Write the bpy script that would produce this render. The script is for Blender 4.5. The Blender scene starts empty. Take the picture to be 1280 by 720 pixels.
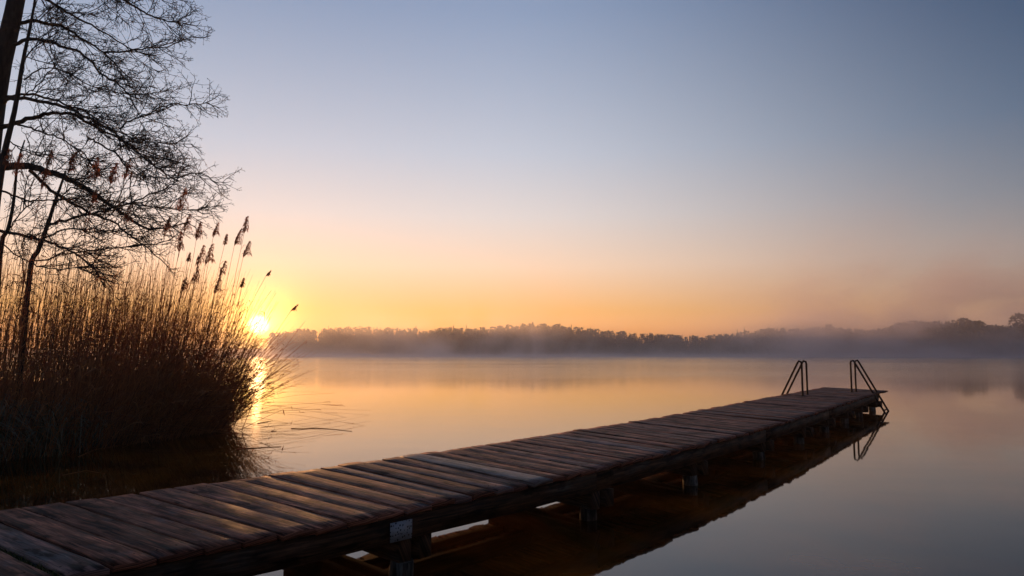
import bpy, math, random
import numpy as np
from mathutils import Vector

random.seed(7)
rng = np.random.default_rng(7)
R = math.radians
sc = bpy.context.scene
COL = sc.collection

# ------------------------------------------------------------------ camera, sky, sun, exposure
EYE = 1.61                      # camera height above the lake
FPX = 1280 * 25 / 36
PITCH = R(5.27)
cam_data = bpy.data.cameras.new("camera")
cam = bpy.data.objects.new("camera", cam_data)
COL.objects.link(cam)
cam_data.sensor_width = 36
cam_data.lens = 25
cam_data.clip_start = 0.05
cam_data.clip_end = 6000
cam.location = (0, 0, EYE)
cam.rotation_euler = (R(90) + PITCH, 0, 0)
sc.camera = cam

SUN_AZ, SUN_EL = R(-19.6), R(2.15)
SUN_DIR = Vector((math.sin(SUN_AZ) * math.cos(SUN_EL), math.cos(SUN_AZ) * math.cos(SUN_EL), math.sin(SUN_EL)))


def lin(r, g, b, a=1.0):
    f = lambda c: (c / 255 / 12.92) if c / 255 <= 0.04045 else ((c / 255 + 0.055) / 1.055) ** 2.4
    return (f(r), f(g), f(b), a)


class NT:
    """small node-graph helper"""
    def __init__(self, tree):
        self.t = tree

    def n(self, kind, **kw):
        node = self.t.nodes.new(kind)
        for k, v in kw.items():
            setattr(node, k, v)
        return node

    def put(self, sock, v):
        if hasattr(v, 'is_output') or isinstance(v, bpy.types.NodeSocket):
            self.t.links.new(v, sock)
        else:
            sock.default_value = v

    def m(self, op, a, b=None, c=None, clamp=False):
        node = self.n('ShaderNodeMath', operation=op)
        node.use_clamp = clamp
        self.put(node.inputs[0], a)
        if b is not None:
            self.put(node.inputs[1], b)
        if c is not None:
            self.put(node.inputs[2], c)
        return node.outputs[0]

    def v(self, op, a, b=None):
        node = self.n('ShaderNodeVectorMath', operation=op)
        self.put(node.inputs[0], a)
        if b is not None:
            self.put(node.inputs[1], b)
        return node.outputs['Value'] if op in ('DOT_PRODUCT', 'LENGTH') else node.outputs[0]

    def ramp(self, fac, stops, interp='LINEAR'):
        node = self.n('ShaderNodeValToRGB')
        cr = node.color_ramp
        cr.interpolation = interp
        while len(cr.elements) < len(stops):
            cr.elements.new(0.5)
        for e, (p, c) in zip(cr.elements, stops):
            e.position = p
        for e, (p, c) in zip(cr.elements, stops):
            e.color = c
        self.put(node.inputs[0], fac)
        return node.outputs[0]

    def mix(self, fac, a, b, blend='MIX'):
        node = self.n('ShaderNodeMix', data_type='RGBA', blend_type=blend)
        self.put(node.inputs[0], fac)
        self.put(node.inputs[6], a)
        self.put(node.inputs[7], b)
        return node.outputs[2]

    def noise(self, vec, scale, detail=3, rough=0.5, col=False):
        node = self.n('ShaderNodeTexNoise')
        if vec is not None:
            self.put(node.inputs['Vector'], vec)
        node.inputs['Scale'].default_value = scale
        node.inputs['Detail'].default_value = detail
        node.inputs['Roughness'].default_value = rough
        return node.outputs['Color' if col else 'Fac']

    def rng_map(self, v, a, b, c=0.0, d=1.0, smooth=False):
        node = self.n('ShaderNodeMapRange')
        if smooth:
            node.interpolation_type = 'SMOOTHSTEP'
        self.put(node.inputs[0], v)
        for i, x in enumerate((a, b, c, d)):
            node.inputs[i + 1].default_value = x
        return node.outputs[0]

    def scale_vec(self, vec, s):
        node = self.n('ShaderNodeMapping')
        self.put(node.inputs[0], vec)
        node.inputs['Scale'].default_value = s
        return node.outputs[0]


world = bpy.data.worlds.new("World")
sc.world = world
world.use_nodes = True
W = NT(world.node_tree)
W.t.nodes.clear()
tc = W.n('ShaderNodeTexCoord')
dirv = W.v('NORMALIZE', tc.outputs['Generated'])
sep = W.n('ShaderNodeSeparateXYZ')
W.put(sep.inputs[0], dirv)
zz = W.m('MAXIMUM', sep.outputs[2], 0.0)
p = W.m('POWER', W.m('DIVIDE', zz, 0.9), 0.5, clamp=True)
sunward = W.ramp(p, [(0.0, lin(248, 146, 62)), (0.17, lin(252, 155, 42)), (0.256, lin(250, 184, 90)), (0.368, lin(248, 217, 190)),
                     (0.46, lin(222, 217, 216)), (0.553, lin(190, 201, 217)), (0.707, lin(136, 158, 190)), (0.92, lin(95, 115, 147)), (1.0, lin(80, 100, 132))])
away = W.ramp(p, [(0.0, lin(158, 124, 116)), (0.17, lin(170, 137, 122)), (0.256, lin(172, 144, 122)), (0.368, lin(150, 147, 147)),
                  (0.46, lin(112, 125, 140)), (0.553, lin(78, 103, 130)), (0.707, lin(30, 64, 100)), (0.92, lin(46, 68, 96)), (1.0, lin(40, 60, 88))])
flat = W.n('ShaderNodeCombineXYZ')
W.put(flat.inputs[0], sep.outputs[0])
W.put(flat.inputs[1], sep.outputs[1])
hor = W.v('NORMALIZE', flat.outputs[0])
cosaz = W.v('DOT_PRODUCT', hor, (math.sin(SUN_AZ), math.cos(SUN_AZ), 0))
azang = W.m('ARCCOSINE', W.m('MINIMUM', cosaz, 0.99999))
turn = W.rng_map(azang, R(16), R(64), smooth=True)
grad = W.mix(turn, sunward, away)
cossun = W.v('DOT_PRODUCT', dirv, tuple(SUN_DIR))
ang = W.m('ARCCOSINE', W.m('MINIMUM', cossun, 0.9999999))
# solar disc and its aureole in the air
halo1 = W.m('POWER', 2.718, W.m('MULTIPLY', ang, -1.0 / R(3.0)))
halo2 = W.m('POWER', 2.718, W.m('MULTIPLY', ang, -1.0 / R(0.95)))
disc = W.m('POWER', 2.718, W.m('MULTIPLY', W.m('POWER', W.m('MULTIPLY', ang, 1 / R(0.36)), 2.0), -1.0))
halo3 = W.m('POWER', 2.718, W.m('MULTIPLY', W.m('POWER', W.m('MULTIPLY', ang, 1 / R(11.0)), 2.0), -1.0))
glow = W.mix(1.0, W.mix(1.0, W.mix(1.0, (0.62, 0.22, 0.0, 1), halo1, 'MULTIPLY'), W.mix(1.0, (0.05, 0.012, 0.0, 1), halo3, 'MULTIPLY'), 'ADD'), W.mix(1.0, (11.0, 6.4, 1.2, 1), halo2, 'MULTIPLY'), 'ADD')
glow = W.mix(1.0, glow, W.mix(1.0, (60, 48, 28, 1), disc, 'MULTIPLY'), 'ADD')
sky = W.n('ShaderNodeTexSky', sky_type='NISHITA')
sky.sun_disc = False
sky.sun_elevation = SUN_EL
sky.sun_rotation = SUN_AZ
sky.ozone_density = 3.0
nish = W.mix(1.0, sky.outputs[0], (0.006, 0.006, 0.006, 1), 'MULTIPLY')
total = W.mix(1.0, W.mix(1.0, grad, nish, 'ADD'), glow, 'ADD')
bg = W.n('ShaderNodeBackground')
W.put(bg.inputs[0], total)
bg.inputs[1].default_value = 1.0
wo = W.n('ShaderNodeOutputWorld')
W.t.links.new(bg.outputs[0], wo.inputs[0])

sun_data = bpy.data.lights.new("sun", 'SUN')
sun_data.energy = 4.6
sun_data.angle = R(0.6)
sun_data.color = (1.0, 0.46, 0.17)
sun = bpy.data.objects.new("sun", sun_data)
COL.objects.link(sun)
sun.rotation_euler = (-SUN_DIR).to_track_quat('-Z', 'Y').to_euler()

sc.view_settings.view_transform = 'Standard'
sc.view_settings.look = 'None'
sc.view_settings.exposure = 0.0
sc.view_settings.gamma = 1.0
sc.cycles.use_denoising = True
sc.cycles.max_bounces = 8
sc.cycles.transmission_bounces = 4
sc.cycles.transparent_max_bounces = 16
sc.cycles.volume_bounces = 2
sc.cycles.volume_step_rate = 0.6
sc.cycles.sample_clamp_indirect = 4.0
sc.cycles.sample_clamp_direct = 6.0


# ------------------------------------------------------------------ helpers
def at_plane(u, v, z):
    """the place on the level z that the photograph's pixel (u, v) shows"""
    x, y = (u - 640) / FPX, (360 - v) / FPX
    c, s = math.cos(PITCH), math.sin(PITCH)
    d = (x, c - y * s, s + y * c)
    t = (z - EYE) / d[2]
    return Vector((d[0] * t, d[1] * t, z))


def at_depth(u, v, Y):
    x, y = (u - 640) / FPX, (360 - v) / FPX
    c, s = math.cos(PITCH), math.sin(PITCH)
    d = (x, c - y * s, s + y * c)
    t = Y / d[1]
    return Vector((d[0] * t, Y, EYE + d[2] * t))


def material(name):
    m = bpy.data.materials.new(name)
    m.use_nodes = True
    g = NT(m.node_tree)
    b = m.node_tree.nodes['Principled BSDF']
    return m, g, b


def link(name, mesh, mat=None, parent=None, loc=None):
    o = bpy.data.objects.new(name, mesh)
    COL.objects.link(o)
    if mat is not None:
        mesh.materials.append(mat)
    if parent is not None:
        o.parent = parent
    if loc is not None:
        o.location = loc
    return o


def empty(name, loc, label, cat, group=None):
    o = bpy.data.objects.new(name, None)
    COL.objects.link(o)
    o.location = loc
    o.empty_display_size = 0.2
    tag(o, label, cat, group)
    return o


def tag(o, label=None, cat=None, group=None, kind=None):
    if label:
        o['label'] = label
    if cat:
        o['category'] = cat
    if group:
        o['group'] = group
    if kind:
        o['kind'] = kind
    return o


def quads_mesh(name, V, F, tone=None, smooth=False, uv=None):
    """mesh from an (N,3) array and an (M,4) array of quads; tone: one value pair per vertex"""
    me = bpy.data.meshes.new(name)
    V = np.asarray(V, dtype=np.float32)
    F = np.asarray(F, dtype=np.int32)
    me.vertices.add(len(V))
    me.vertices.foreach_set('co', V.ravel())
    k = F.shape[1]
    me.loops.add(F.size)
    me.loops.foreach_set('vertex_index', F.ravel())
    me.polygons.add(len(F))
    me.polygons.foreach_set('loop_start', np.arange(0, F.size, k, dtype=np.int32))
    me.polygons.foreach_set('loop_total', np.full(len(F), k, dtype=np.int32))
    if smooth:
        me.polygons.foreach_set('use_smooth', np.ones(len(F), dtype=bool))
    if tone is not None:
        a = me.color_attributes.new('tone', 'FLOAT_COLOR', 'POINT')
        c = np.ones((len(V), 4), dtype=np.float32)
        tone = np.asarray(tone, dtype=np.float32)
        c[:, 0] = tone[:, 0]
        c[:, 1] = tone[:, 1]
        a.data.foreach_set('color', c.ravel())
    if uv is not None:
        l = me.uv_layers.new(name='grain')
        l.data.foreach_set('uv', np.asarray(uv, dtype=np.float32)[F.ravel()].ravel())
    me.update(calc_edges=True)
    me.validate()
    return me


def tubes(P, Rad, n=3):
    """P (N,K,3), Rad (N,K): N tapering tubes of K rings, n sides"""
    P = np.asarray(P, float)
    Rad = np.asarray(Rad, float)
    N, K, _ = P.shape
    T = np.empty_like(P)
    T[:, 1:-1] = P[:, 2:] - P[:, :-2]
    T[:, 0] = P[:, 1] - P[:, 0]
    T[:, -1] = P[:, -1] - P[:, -2]
    T /= np.linalg.norm(T, axis=2, keepdims=True) + 1e-9
    mean = P[:, -1] - P[:, 0]
    ref = np.where((np.abs(mean[:, 2:3]) > 0.75 * np.linalg.norm(mean, axis=1, keepdims=True)), np.array([[1.0, 0.02, 0]]), np.array([[0.02, 0.01, 1.0]]))
    A = np.cross(T, ref[:, None, :])
    A /= np.linalg.norm(A, axis=2, keepdims=True) + 1e-9
    B = np.cross(T, A)
    th = np.arange(n) * 2 * math.pi / n
    ring = A[:, :, None, :] * np.cos(th)[None, None, :, None] + B[:, :, None, :] * np.sin(th)[None, None, :, None]
    V = (P[:, :, None, :] + ring * Rad[:, :, None, None]).reshape(-1, 3)
    i = np.arange(N)[:, None, None] * K * n
    k = np.arange(K - 1)[None, :, None] * n
    j = np.arange(n)[None, None, :]
    j2 = (j + 1) % n
    F = np.stack([i + k + j, i + k + j2, i + k + n + j2, i + k + n + j], axis=-1).reshape(-1, 4)
    return V, F


def blades(P, Wd):
    """P (N,K,3), Wd (N,K,3) half-width vectors: N flat leaves"""
    N, K, _ = P.shape
    V = np.stack([P - Wd, P + Wd], axis=2).reshape(-1, 3)
    i = np.arange(N)[:, None] * K * 2
    k = np.arange(K - 1)[None, :] * 2
    F = np.stack([i + k, i + k + 1, i + k + 3, i + k + 2], axis=-1).reshape(-1, 4)
    return V, F


def cat_meshes(parts):
    Vs, Fs, o = [], [], 0
    for V, F in parts:
        Vs.append(V)
        Fs.append(F + o)
        o += len(V)
    return np.concatenate(Vs), np.concatenate(Fs)


class MB:
    """collects hard-edged solids into one mesh"""
    def __init__(self):
        self.v, self.f = [], []

    def box(self, c, ax, half, wobble=0.0):
        o = len(self.v)
        ax = [Vector(a).normalized() for a in ax]
        for sx in (-1, 1):
            for sy in (-1, 1):
                for sz in (-1, 1):
                    q = Vector(c) + ax[0] * sx * half[0] + ax[1] * sy * half[1] + ax[2] * sz * half[2]
                    if wobble:
                        q += Vector([random.uniform(-wobble, wobble) for _ in range(3)])
                    self.v.append(q)
        for q in ((0, 1, 3, 2), (4, 6, 7, 5), (0, 4, 5, 1), (2, 3, 7, 6), (0, 2, 6, 4), (1, 5, 7, 3)):
            self.f.append([o + k for k in q])
        return self

    def tube(self, pts, rad, n=8, caps=True):
        o = len(self.v)
        pts = [Vector(q) for q in pts]
        rad = rad if isinstance(rad, (list, tuple)) else [rad] * len(pts)
        a = None
        for i, q in enumerate(pts):
            t = (pts[min(i + 1, len(pts) - 1)] - pts[max(i - 1, 0)]).normalized()
            if a is None:
                a = t.cross(Vector((0.3, 0.9, 0.1))).normalized()
            a = (a - t * a.dot(t)).normalized()
            b = t.cross(a)
            for k in range(n):
                th = 2 * math.pi * k / n
                self.v.append(q + (a * math.cos(th) + b * math.sin(th)) * rad[i])
        for i in range(len(pts) - 1):
            for k in range(n):
                k2 = (k + 1) % n
                self.f.append([o + i * n + k, o + i * n + k2, o + (i + 1) * n + k2, o + (i + 1) * n + k])
        if caps:
            self.f.append([o + k for k in reversed(range(n))])
            self.f.append([o + (len(pts) - 1) * n + k for k in range(n)])
        return self

    def build(self, name, mat, parent=None, bevel=0.0, smooth=False, origin=None):
        me = bpy.data.meshes.new(name)
        vv = self.v
        if origin is not None:
            vv = [q - Vector(origin) for q in vv]
        me.from_pydata([tuple(q) for q in vv], [], self.f)
        if smooth:
            me.polygons.foreach_set('use_smooth', [True] * len(me.polygons))
        me.update()
        o = link(name, me, mat, parent)
        if bevel:
            b = o.modifiers.new('worn edges', 'BEVEL')
            b.width = bevel
            b.segments = 2
        return o


# ------------------------------------------------------------------ materials
def mat_ground():
    m, g, b = material("shore_earth")
    geo = g.n('ShaderNodeNewGeometry')
    n1 = g.noise(geo.outputs['Position'], 0.35, 5)
    col = g.ramp(n1, [(0.3, (0.030, 0.024, 0.016, 1)), (0.55, (0.060, 0.052, 0.030, 1)), (0.75, (0.085, 0.070, 0.042, 1))])
    g.put(b.inputs['Base Color'], col)
    b.inputs['Roughness'].default_value = 0.95
    return m


def mat_water():
    m, g, b = material("lake_water")
    geo = g.n('ShaderNodeNewGeometry')
    pos = geo.outputs['Position']
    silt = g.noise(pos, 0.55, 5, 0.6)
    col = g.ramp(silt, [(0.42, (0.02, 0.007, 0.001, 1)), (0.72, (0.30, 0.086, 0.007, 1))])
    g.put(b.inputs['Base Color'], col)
    spy = g.n('ShaderNodeSeparateXYZ')
    g.put(spy.inputs[0], pos)
    breeze = g.noise(g.scale_vec(pos, (0.02, 0.05, 1)), 1.0, 2, 0.5)
    # sheltered and glassy around the jetty, faintly ruffled out on the open lake
    g.put(b.inputs['Roughness'], g.m('MULTIPLY', g.rng_map(spy.outputs[1], 16, 60, 0.030, 0.14, smooth=True), g.rng_map(breeze, 0.3, 0.7, 0.85, 1.15)))
    b.inputs['IOR'].default_value = 1.33
    swell = g.noise(g.scale_vec(pos, (0.5, 0.9, 1)), 1.1, 2, 0.45)
    rip = g.noise(g.scale_vec(pos, (1.0, 1.6, 1)), 7.0, 2, 0.5)
    h = g.m('ADD', g.m('MULTIPLY', swell, 1.0), g.m('MULTIPLY', rip, 0.05))
    bump = g.n('ShaderNodeBump')
    bump.inputs['Strength'].default_value = 1.0
    bump.inputs['Distance'].default_value = 0.0016
    g.put(bump.inputs['Height'], h)
    g.put(b.inputs['Normal'], bump.outputs[0])
    return m


def mat_wood(name, dark, mid, light, grey, rough=(0.38, 0.62), bump_d=0.006, uvmap=True, grey_at=(0.46, 0.66)):
    m, g, b = material(name)
    if uvmap:
        src = g.n('ShaderNodeUVMap', uv_map='grain').outputs[0]
        vec = g.scale_vec(src, (1.0, 1.0, 1.0))
    else:
        src = g.n('ShaderNodeTexCoord').outputs['Object']
        vec = src
    ax_ = lambda l, w: (l, w, w) if uvmap else (w, w, l)
    warp = g.noise(vec, 2.2, 2, 0.5, col=True)
    wv = g.n('ShaderNodeVectorMath', operation='MULTIPLY_ADD')
    g.put(wv.inputs[0], warp)
    wv.inputs[1].default_value = (0.05, 0.05, 0.05)
    g.put(wv.inputs[2], vec)
    fine = g.noise(g.scale_vec(wv.outputs[0], ax_(2.2, 60.0)), 1.0, 4, 0.6)
    coarse = g.noise(g.scale_vec(wv.outputs[0], ax_(1.3, 22.0)), 1.0, 4, 0.6)
    patch = g.noise(g.scale_vec(vec, ax_(1.6, 4.5)), 1.0, 5, 0.62)
    stain = g.noise(g.scale_vec(vec, ax_(3.0, 8.0)), 1.0, 4, 0.6)
    col = g.ramp(g.m('ADD', g.m('MULTIPLY', fine, 0.45), g.m('MULTIPLY', coarse, 0.55)), [(0.38, dark), (0.49, mid), (0.62, light)])
    gfac = g.rng_map(patch, grey_at[0], grey_at[1], 0.0, 0.9, smooth=True)
    if uvmap:
        ca = g.n('ShaderNodeVertexColor', layer_name='tone')
        sp = g.n('ShaderNodeSeparateColor')
        g.put(sp.inputs[0], ca.outputs[0])
        gfac = g.m('ADD', gfac, g.rng_map(sp.outputs[1], 0.6, 1.0, 0.0, 0.7), clamp=True)
        bright = g.rng_map(sp.outputs[0], 0, 1, 0.65, 1.30)
    gcol = g.mix(1.0, grey, g.ramp(g.m('ADD', g.m('MULTIPLY', fine, 0.5), g.m('MULTIPLY', coarse, 0.5)), [(0.36, (0.3, 0.3, 0.3, 1)), (0.64, (1.5, 1.5, 1.5, 1))]), 'MULTIPLY')
    col = g.mix(gfac, col, gcol)
    col = g.mix(1.0, col, g.ramp(stain, [(0.38, (0.22, 0.20, 0.19, 1)), (0.48, (0.95, 0.95, 0.95, 1)), (0.56, (1, 1, 1, 1)), (0.68, (1.7, 1.55, 1.5, 1))]), 'MULTIPLY')
    crack = g.noise(g.scale_vec(wv.outputs[0], ax_(1.1, 48.0)), 1.0, 3, 0.5)
    cr = g.rng_map(crack, 0.31, 0.37, 0.0, 1.0, smooth=True)
    col = g.mix(1.0, col, g.ramp(cr, [(0.0, (0.18, 0.15, 0.14, 1)), (1.0, (1, 1, 1, 1))]), 'MULTIPLY')
    if uvmap:
        col = g.mix(1.0, col, bright, 'MULTIPLY')
    g.put(b.inputs['Base Color'], col)
    g.put(b.inputs['Roughness'], g.rng_map(g.m('ADD', g.m('MULTIPLY', patch, 0.6), g.m('MULTIPLY', fine, 0.4)), 0.35, 0.65, rough[0], rough[1]))
    b.inputs['IOR'].default_value = 1.45
    b.inputs['Specular IOR Level'].default_value = 0.12
    bump = g.n('ShaderNodeBump')
    bump.inputs['Strength'].default_value = 0.9
    bump.inputs['Distance'].default_value = bump_d
    g.put(bump.inputs['Height'], g.m('ADD', g.m('ADD', g.m('MULTIPLY', fine, 0.5), coarse), g.m('MULTIPLY', cr, 0.35)))
    g.put(b.inputs['Normal'], bump.outputs[0])
    return m


def mat_leafy(name, cols, trans=0.35, rough=0.7, tint=(1.5, 0.9, 0.5, 1)):
    """dry stems and leaves: part of the light passes through them"""
    m, g, b = material(name)
    ca = g.n('ShaderNodeVertexColor', layer_name='tone')
    sp = g.n('ShaderNodeSeparateColor')
    g.put(sp.inputs[0], ca.outputs[0])
    k = len(cols)
    col = g.ramp(sp.outputs[0], [(i / (k - 1), c) for i, c in enumerate(cols)])
    g.put(b.inputs['Base Color'], col)
    b.inputs['Roughness'].default_value = rough
    tr = g.n('ShaderNodeBsdfTranslucent')
    g.put(tr.inputs[0], g.mix(1.0, col, tint, 'MULTIPLY'))
    mx = g.n('ShaderNodeMixShader')
    mx.inputs[0].default_value = trans
    g.t.links.new(b.outputs[0], mx.inputs[1])
    g.t.links.new(tr.outputs[0], mx.inputs[2])
    g.t.links.new(mx.outputs[0], m.node_tree.nodes['Material Output'].inputs[0])
    return m


def mat_bark(name, a, c, scale=14):
    m, g, b = material(name)
    tcn = g.n('ShaderNodeTexCoord')
    n1 = g.noise(g.scale_vec(tcn.outputs['Object'], (1, 1, 0.3)), scale, 5, 0.6)
    g.put(b.inputs['Base Color'], g.ramp(n1, [(0.35, a), (0.65, c)]))
    b.inputs['Roughness'].default_value = 0.9
    bump = g.n('ShaderNodeBump')
    bump.inputs['Distance'].default_value = 0.02
    g.put(bump.inputs['Height'], n1)
    g.put(b.inputs['Normal'], bump.outputs[0])
    return m


def mat_metal(name, col, rough, metallic=0.8, rust=None):
    m, g, b = material(name)
    tcn = g.n('ShaderNodeTexCoord')
    n1 = g.noise(tcn.outputs['Object'], 9.0, 5, 0.65)
    g.put(b.inputs['Base Color'], g.ramp(n1, [(0.4, col), (0.62, rust or col)]))
    g.put(b.inputs['Roughness'], g.rng_map(n1, 0.35, 0.65, rough, min(1, rough + 0.3)))
    b.inputs['Metallic'].default_value = metallic
    b.inputs['Specular IOR Level'].default_value = 0.25
    return m


M_ground = mat_ground()
M_water = mat_water()
M_deck = mat_wood("weathered_planks", (0.022, 0.008, 0.005, 1), (0.200, 0.070, 0.042, 1), (0.54, 0.215, 0.130, 1), (0.14, 0.13, 0.135, 1), (0.5, 0.85), grey_at=(0.53, 0.72))
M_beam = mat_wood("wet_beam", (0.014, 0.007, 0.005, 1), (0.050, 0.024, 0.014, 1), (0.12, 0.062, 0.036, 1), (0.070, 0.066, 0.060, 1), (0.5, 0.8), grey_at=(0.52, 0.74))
M_post = mat_wood("post_wood", (0.016, 0.012, 0.010, 1), (0.045, 0.036, 0.030, 1), (0.12, 0.105, 0.09, 1), (0.13, 0.128, 0.12, 1), (0.6, 0.9), uvmap=False)
M_reed = mat_leafy("dry_reed", [(0.13, 0.065, 0.032, 1), (0.27, 0.15, 0.072, 1), (0.40, 0.245, 0.125, 1), (0.54, 0.37, 0.20, 1)], 0.58, tint=(1.5, 0.88, 0.42, 1))
M_plume = mat_leafy("reed_plume", [(0.14, 0.066, 0.042, 1), (0.28, 0.14, 0.088, 1), (0.42, 0.24, 0.15, 1)], 0.55)
M_sedge = mat_leafy("sedge_blade", [(0.06, 0.052, 0.024, 1), (0.17, 0.145, 0.08, 1), (0.31, 0.26, 0.17, 1), (0.46, 0.41, 0.31, 1)], 0.25, tint=(1.1, 1.0, 0.8, 1))
M_bark = mat_bark("dark_bark", (0.018, 0.014, 0.012, 1), (0.050, 0.040, 0.032, 1))
M_twig = mat_bark("twig_bark", (0.020, 0.014, 0.013, 1), (0.040, 0.028, 0.024, 1), 3)
M_wood_far = mat_leafy("far_foliage", [(0.020, 0.026, 0.016, 1), (0.034, 0.042, 0.024, 1), (0.050, 0.046, 0.030, 1), (0.062, 0.052, 0.036, 1)], 0.15, tint=(1.1, 1.0, 0.7, 1))
M_rail = mat_metal("dark_steel", (0.010, 0.006, 0.006, 1), 0.55, 0.0, (0.030, 0.012, 0.009, 1))

# ------------------------------------------------------------------ ground and water
FAR_PX = [(-200, 640), (300, 640), (345, 600), (460, 560), (640, 520), (800, 520), (940, 470), (1040, 430), (1130, 400), (1280, 380), (1600, 340)]


def far_shore(ax):
    """distance (y) of the far shore in the direction x/y = ax"""
    u = 640 + FPX * ax
    return float(np.interp(u, [q[0] for q in FAR_PX], [q[1] for q in FAR_PX]))


def left_bank(y):
    """x of the water's edge on the reed side"""
    return float(np.interp(y, [-20, 0, 6, 10, 12, 14, 15.5, 17.5, 20, 26, 60, 200, 420], [-7.5, -7.4, -7.6, -8.2, -7.6, -6.9, -6.7, -7.2, -9.0, -14, -50, -180, -400]))


def ground_z(x, y):
    z = -1.4
    zl = (left_bank(y) - x) * 0.20
    zl = min(zl, 0.35 + 0.004 * max(0, -x)) if zl > 0 else max(zl, -1.4)
    z = max(z, zl)
    if y > 100:
        over = y - far_shore(x / y)
        zf = min(over * 0.06, 3.0 + over * 0.012)
        z = max(z, zf)
    zb = min((-1.2 - y) * 0.22, 0.7)
    z = max(z, zb)
    if z > 0:
        z += 0.05 * math.sin(x * 1.7 + y * 0.6) * math.sin(y * 1.3) * min(1, z * 4)
    return z


def axis(lo, hi, mid, n, k):
    t = np.linspace(-1, 1, n)
    s = np.sinh(k * t) / math.sinh(k)
    return np.where(s < 0, mid + s * (mid - lo), mid + s * (hi - mid))


gx = axis(-900, 900, -6, 240, 6.0)
gy = axis(-90, 1250, 12, 240, 5.5)
GV = np.array([(x, y, ground_z(x, y)) for y in gy for x in gx])
nx, ny = len(gx), len(gy)
ii, jj = np.meshgrid(np.arange(nx - 1), np.arange(ny - 1))
GF = np.stack([jj * nx + ii, jj * nx + ii + 1, (jj + 1) * nx + ii + 1, (jj + 1) * nx + ii], -1).reshape(-1, 4)
tag(link('ground', quads_mesh('ground', GV, GF, smooth=True), M_ground), kind='structure')
tag(link('water', quads_mesh('water', [(-898, -88, 0), (898, -88, 0), (898, 700, 0), (-898, 700, 0)], [(0, 1, 2, 3)]), M_water), kind='structure')

# ------------------------------------------------------------------ air: even haze, and banks of mist on the lake
HZ = 66.0


def closed_box(name, x0, x1, y0, y1, z0, z1):
    V = [(x, y, z) for x in (x0, x1) for y in (y0, y1) for z in (z0, z1)]
    F = [(0, 1, 3, 2), (4, 6, 7, 5), (0, 4, 5, 1), (2, 3, 7, 6), (0, 2, 6, 4), (1, 5, 7, 3)]
    return link(name, quads_mesh(name, V, F))


def volume_mat(name):
    m = bpy.data.materials.new(name)
    m.use_nodes = True
    m.node_tree.nodes.clear()
    g = NT(m.node_tree)
    out = g.n('ShaderNodeOutputMaterial')
    pv = g.n('ShaderNodeVolumePrincipled')
    g.t.links.new(pv.outputs[0], out.inputs['Volume'])
    return m, g, pv


haze = closed_box('haze', -920, 920, -110, 1270, -2.6, HZ)
tag(haze, kind='stuff')
mh, g, pv = volume_mat('haze_air')
pv.inputs['Color'].default_value = (0.88, 0.85, 0.86, 1)
pv.inputs['Density'].default_value = 0.0004
pv.inputs['Anisotropy'].default_value = 0.55
haze.data.materials.append(mh)

mist = closed_box('mist', -260, 560, 55, 600, 0.02, 62.0)
tag(mist, kind='stuff')
mm, g, pv = volume_mat('lake_mist')
geo = g.n('ShaderNodeNewGeometry')
pos = geo.outputs['Position']
sp = g.n('ShaderNodeSeparateXYZ')
g.put(sp.inputs[0], pos)
X, Y, Z = sp.outputs
big = g.noise(g.scale_vec(pos, (0.010, 0.008, 0.022)), 1.0, 3, 0.55)
fine = g.noise(g.scale_vec(pos, (0.034, 0.018, 0.05)), 1.0, 4, 0.62)
low = g.m('MULTIPLY', g.m('POWER', 2.718, g.m('MULTIPLY', Z, -1 / 0.9)), g.rng_map(big, 0.36, 0.66, 0.004, 0.020))
puff = g.m('MULTIPLY', g.rng_map(g.m('ADD', g.m('MULTIPLY', big, 0.5), g.m('MULTIPLY', fine, 0.5)), 0.49, 0.65, 0.0, 1.0, smooth=True),
           g.m('POWER', 2.718, g.m('DIVIDE', g.m('MULTIPLY', Z, -1.0), g.rng_map(g.m('DIVIDE', X, Y), 0.15, 0.55, 9.0, 34.0, smooth=True))))
side = g.rng_map(g.m('DIVIDE', X, Y), 0.20, 0.60, 0.0035, 0.036, smooth=True)
wisp = g.noise(g.scale_vec(pos, (0.050, 0.004, 0.035)), 1.0, 3, 0.6)
veil = g.m('MULTIPLY', g.m('POWER', 2.718, g.m('MULTIPLY', Z, -1 / 9.0)), g.rng_map(wisp, 0.45, 0.68, 0.0003, 0.0095))
veil = g.m('MULTIPLY', veil, g.rng_map(g.m('DIVIDE', X, Y), 0.28, 0.55, 1.0, 1.7, smooth=True))
dens = g.m('ADD', g.m('ADD', low, veil), g.m('MULTIPLY', puff, side))
edge = g.m('MULTIPLY', g.rng_map(Y, 90, 360, 0.0, 1, smooth=True), g.rng_map(Z, 40, 61, 1, 0, smooth=True))
edge = g.m('MULTIPLY', edge, g.m('MULTIPLY', g.rng_map(X, -258, -190, 0, 1, smooth=True), g.rng_map(X, 470, 558, 1, 0, smooth=True)))
g.put(pv.inputs['Density'], g.m('MULTIPLY', dens, edge))
pv.inputs['Color'].default_value = (0.78, 0.76, 0.82, 1)
pv.inputs['Anisotropy'].default_value = 0.62
mist.data.materials.append(mm)

# ------------------------------------------------------------------ far wood
TOPS = [(345, 415), (380, 411), (420, 410), (460, 408), (500, 411), (540, 412), (560, 409), (600, 410), (640, 406), (680, 404), (720, 409), (760, 413),
        (800, 416), (850, 419), (880, 420), (910, 417), (945, 413), (960, 409), (1000, 411), (1030, 408), (1060, 411), (1100, 411), (1125, 404), (1160, 402),
        (1205, 400), (1235, 406), (1260, 407), (1300, 400), (1500, 396)]


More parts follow.
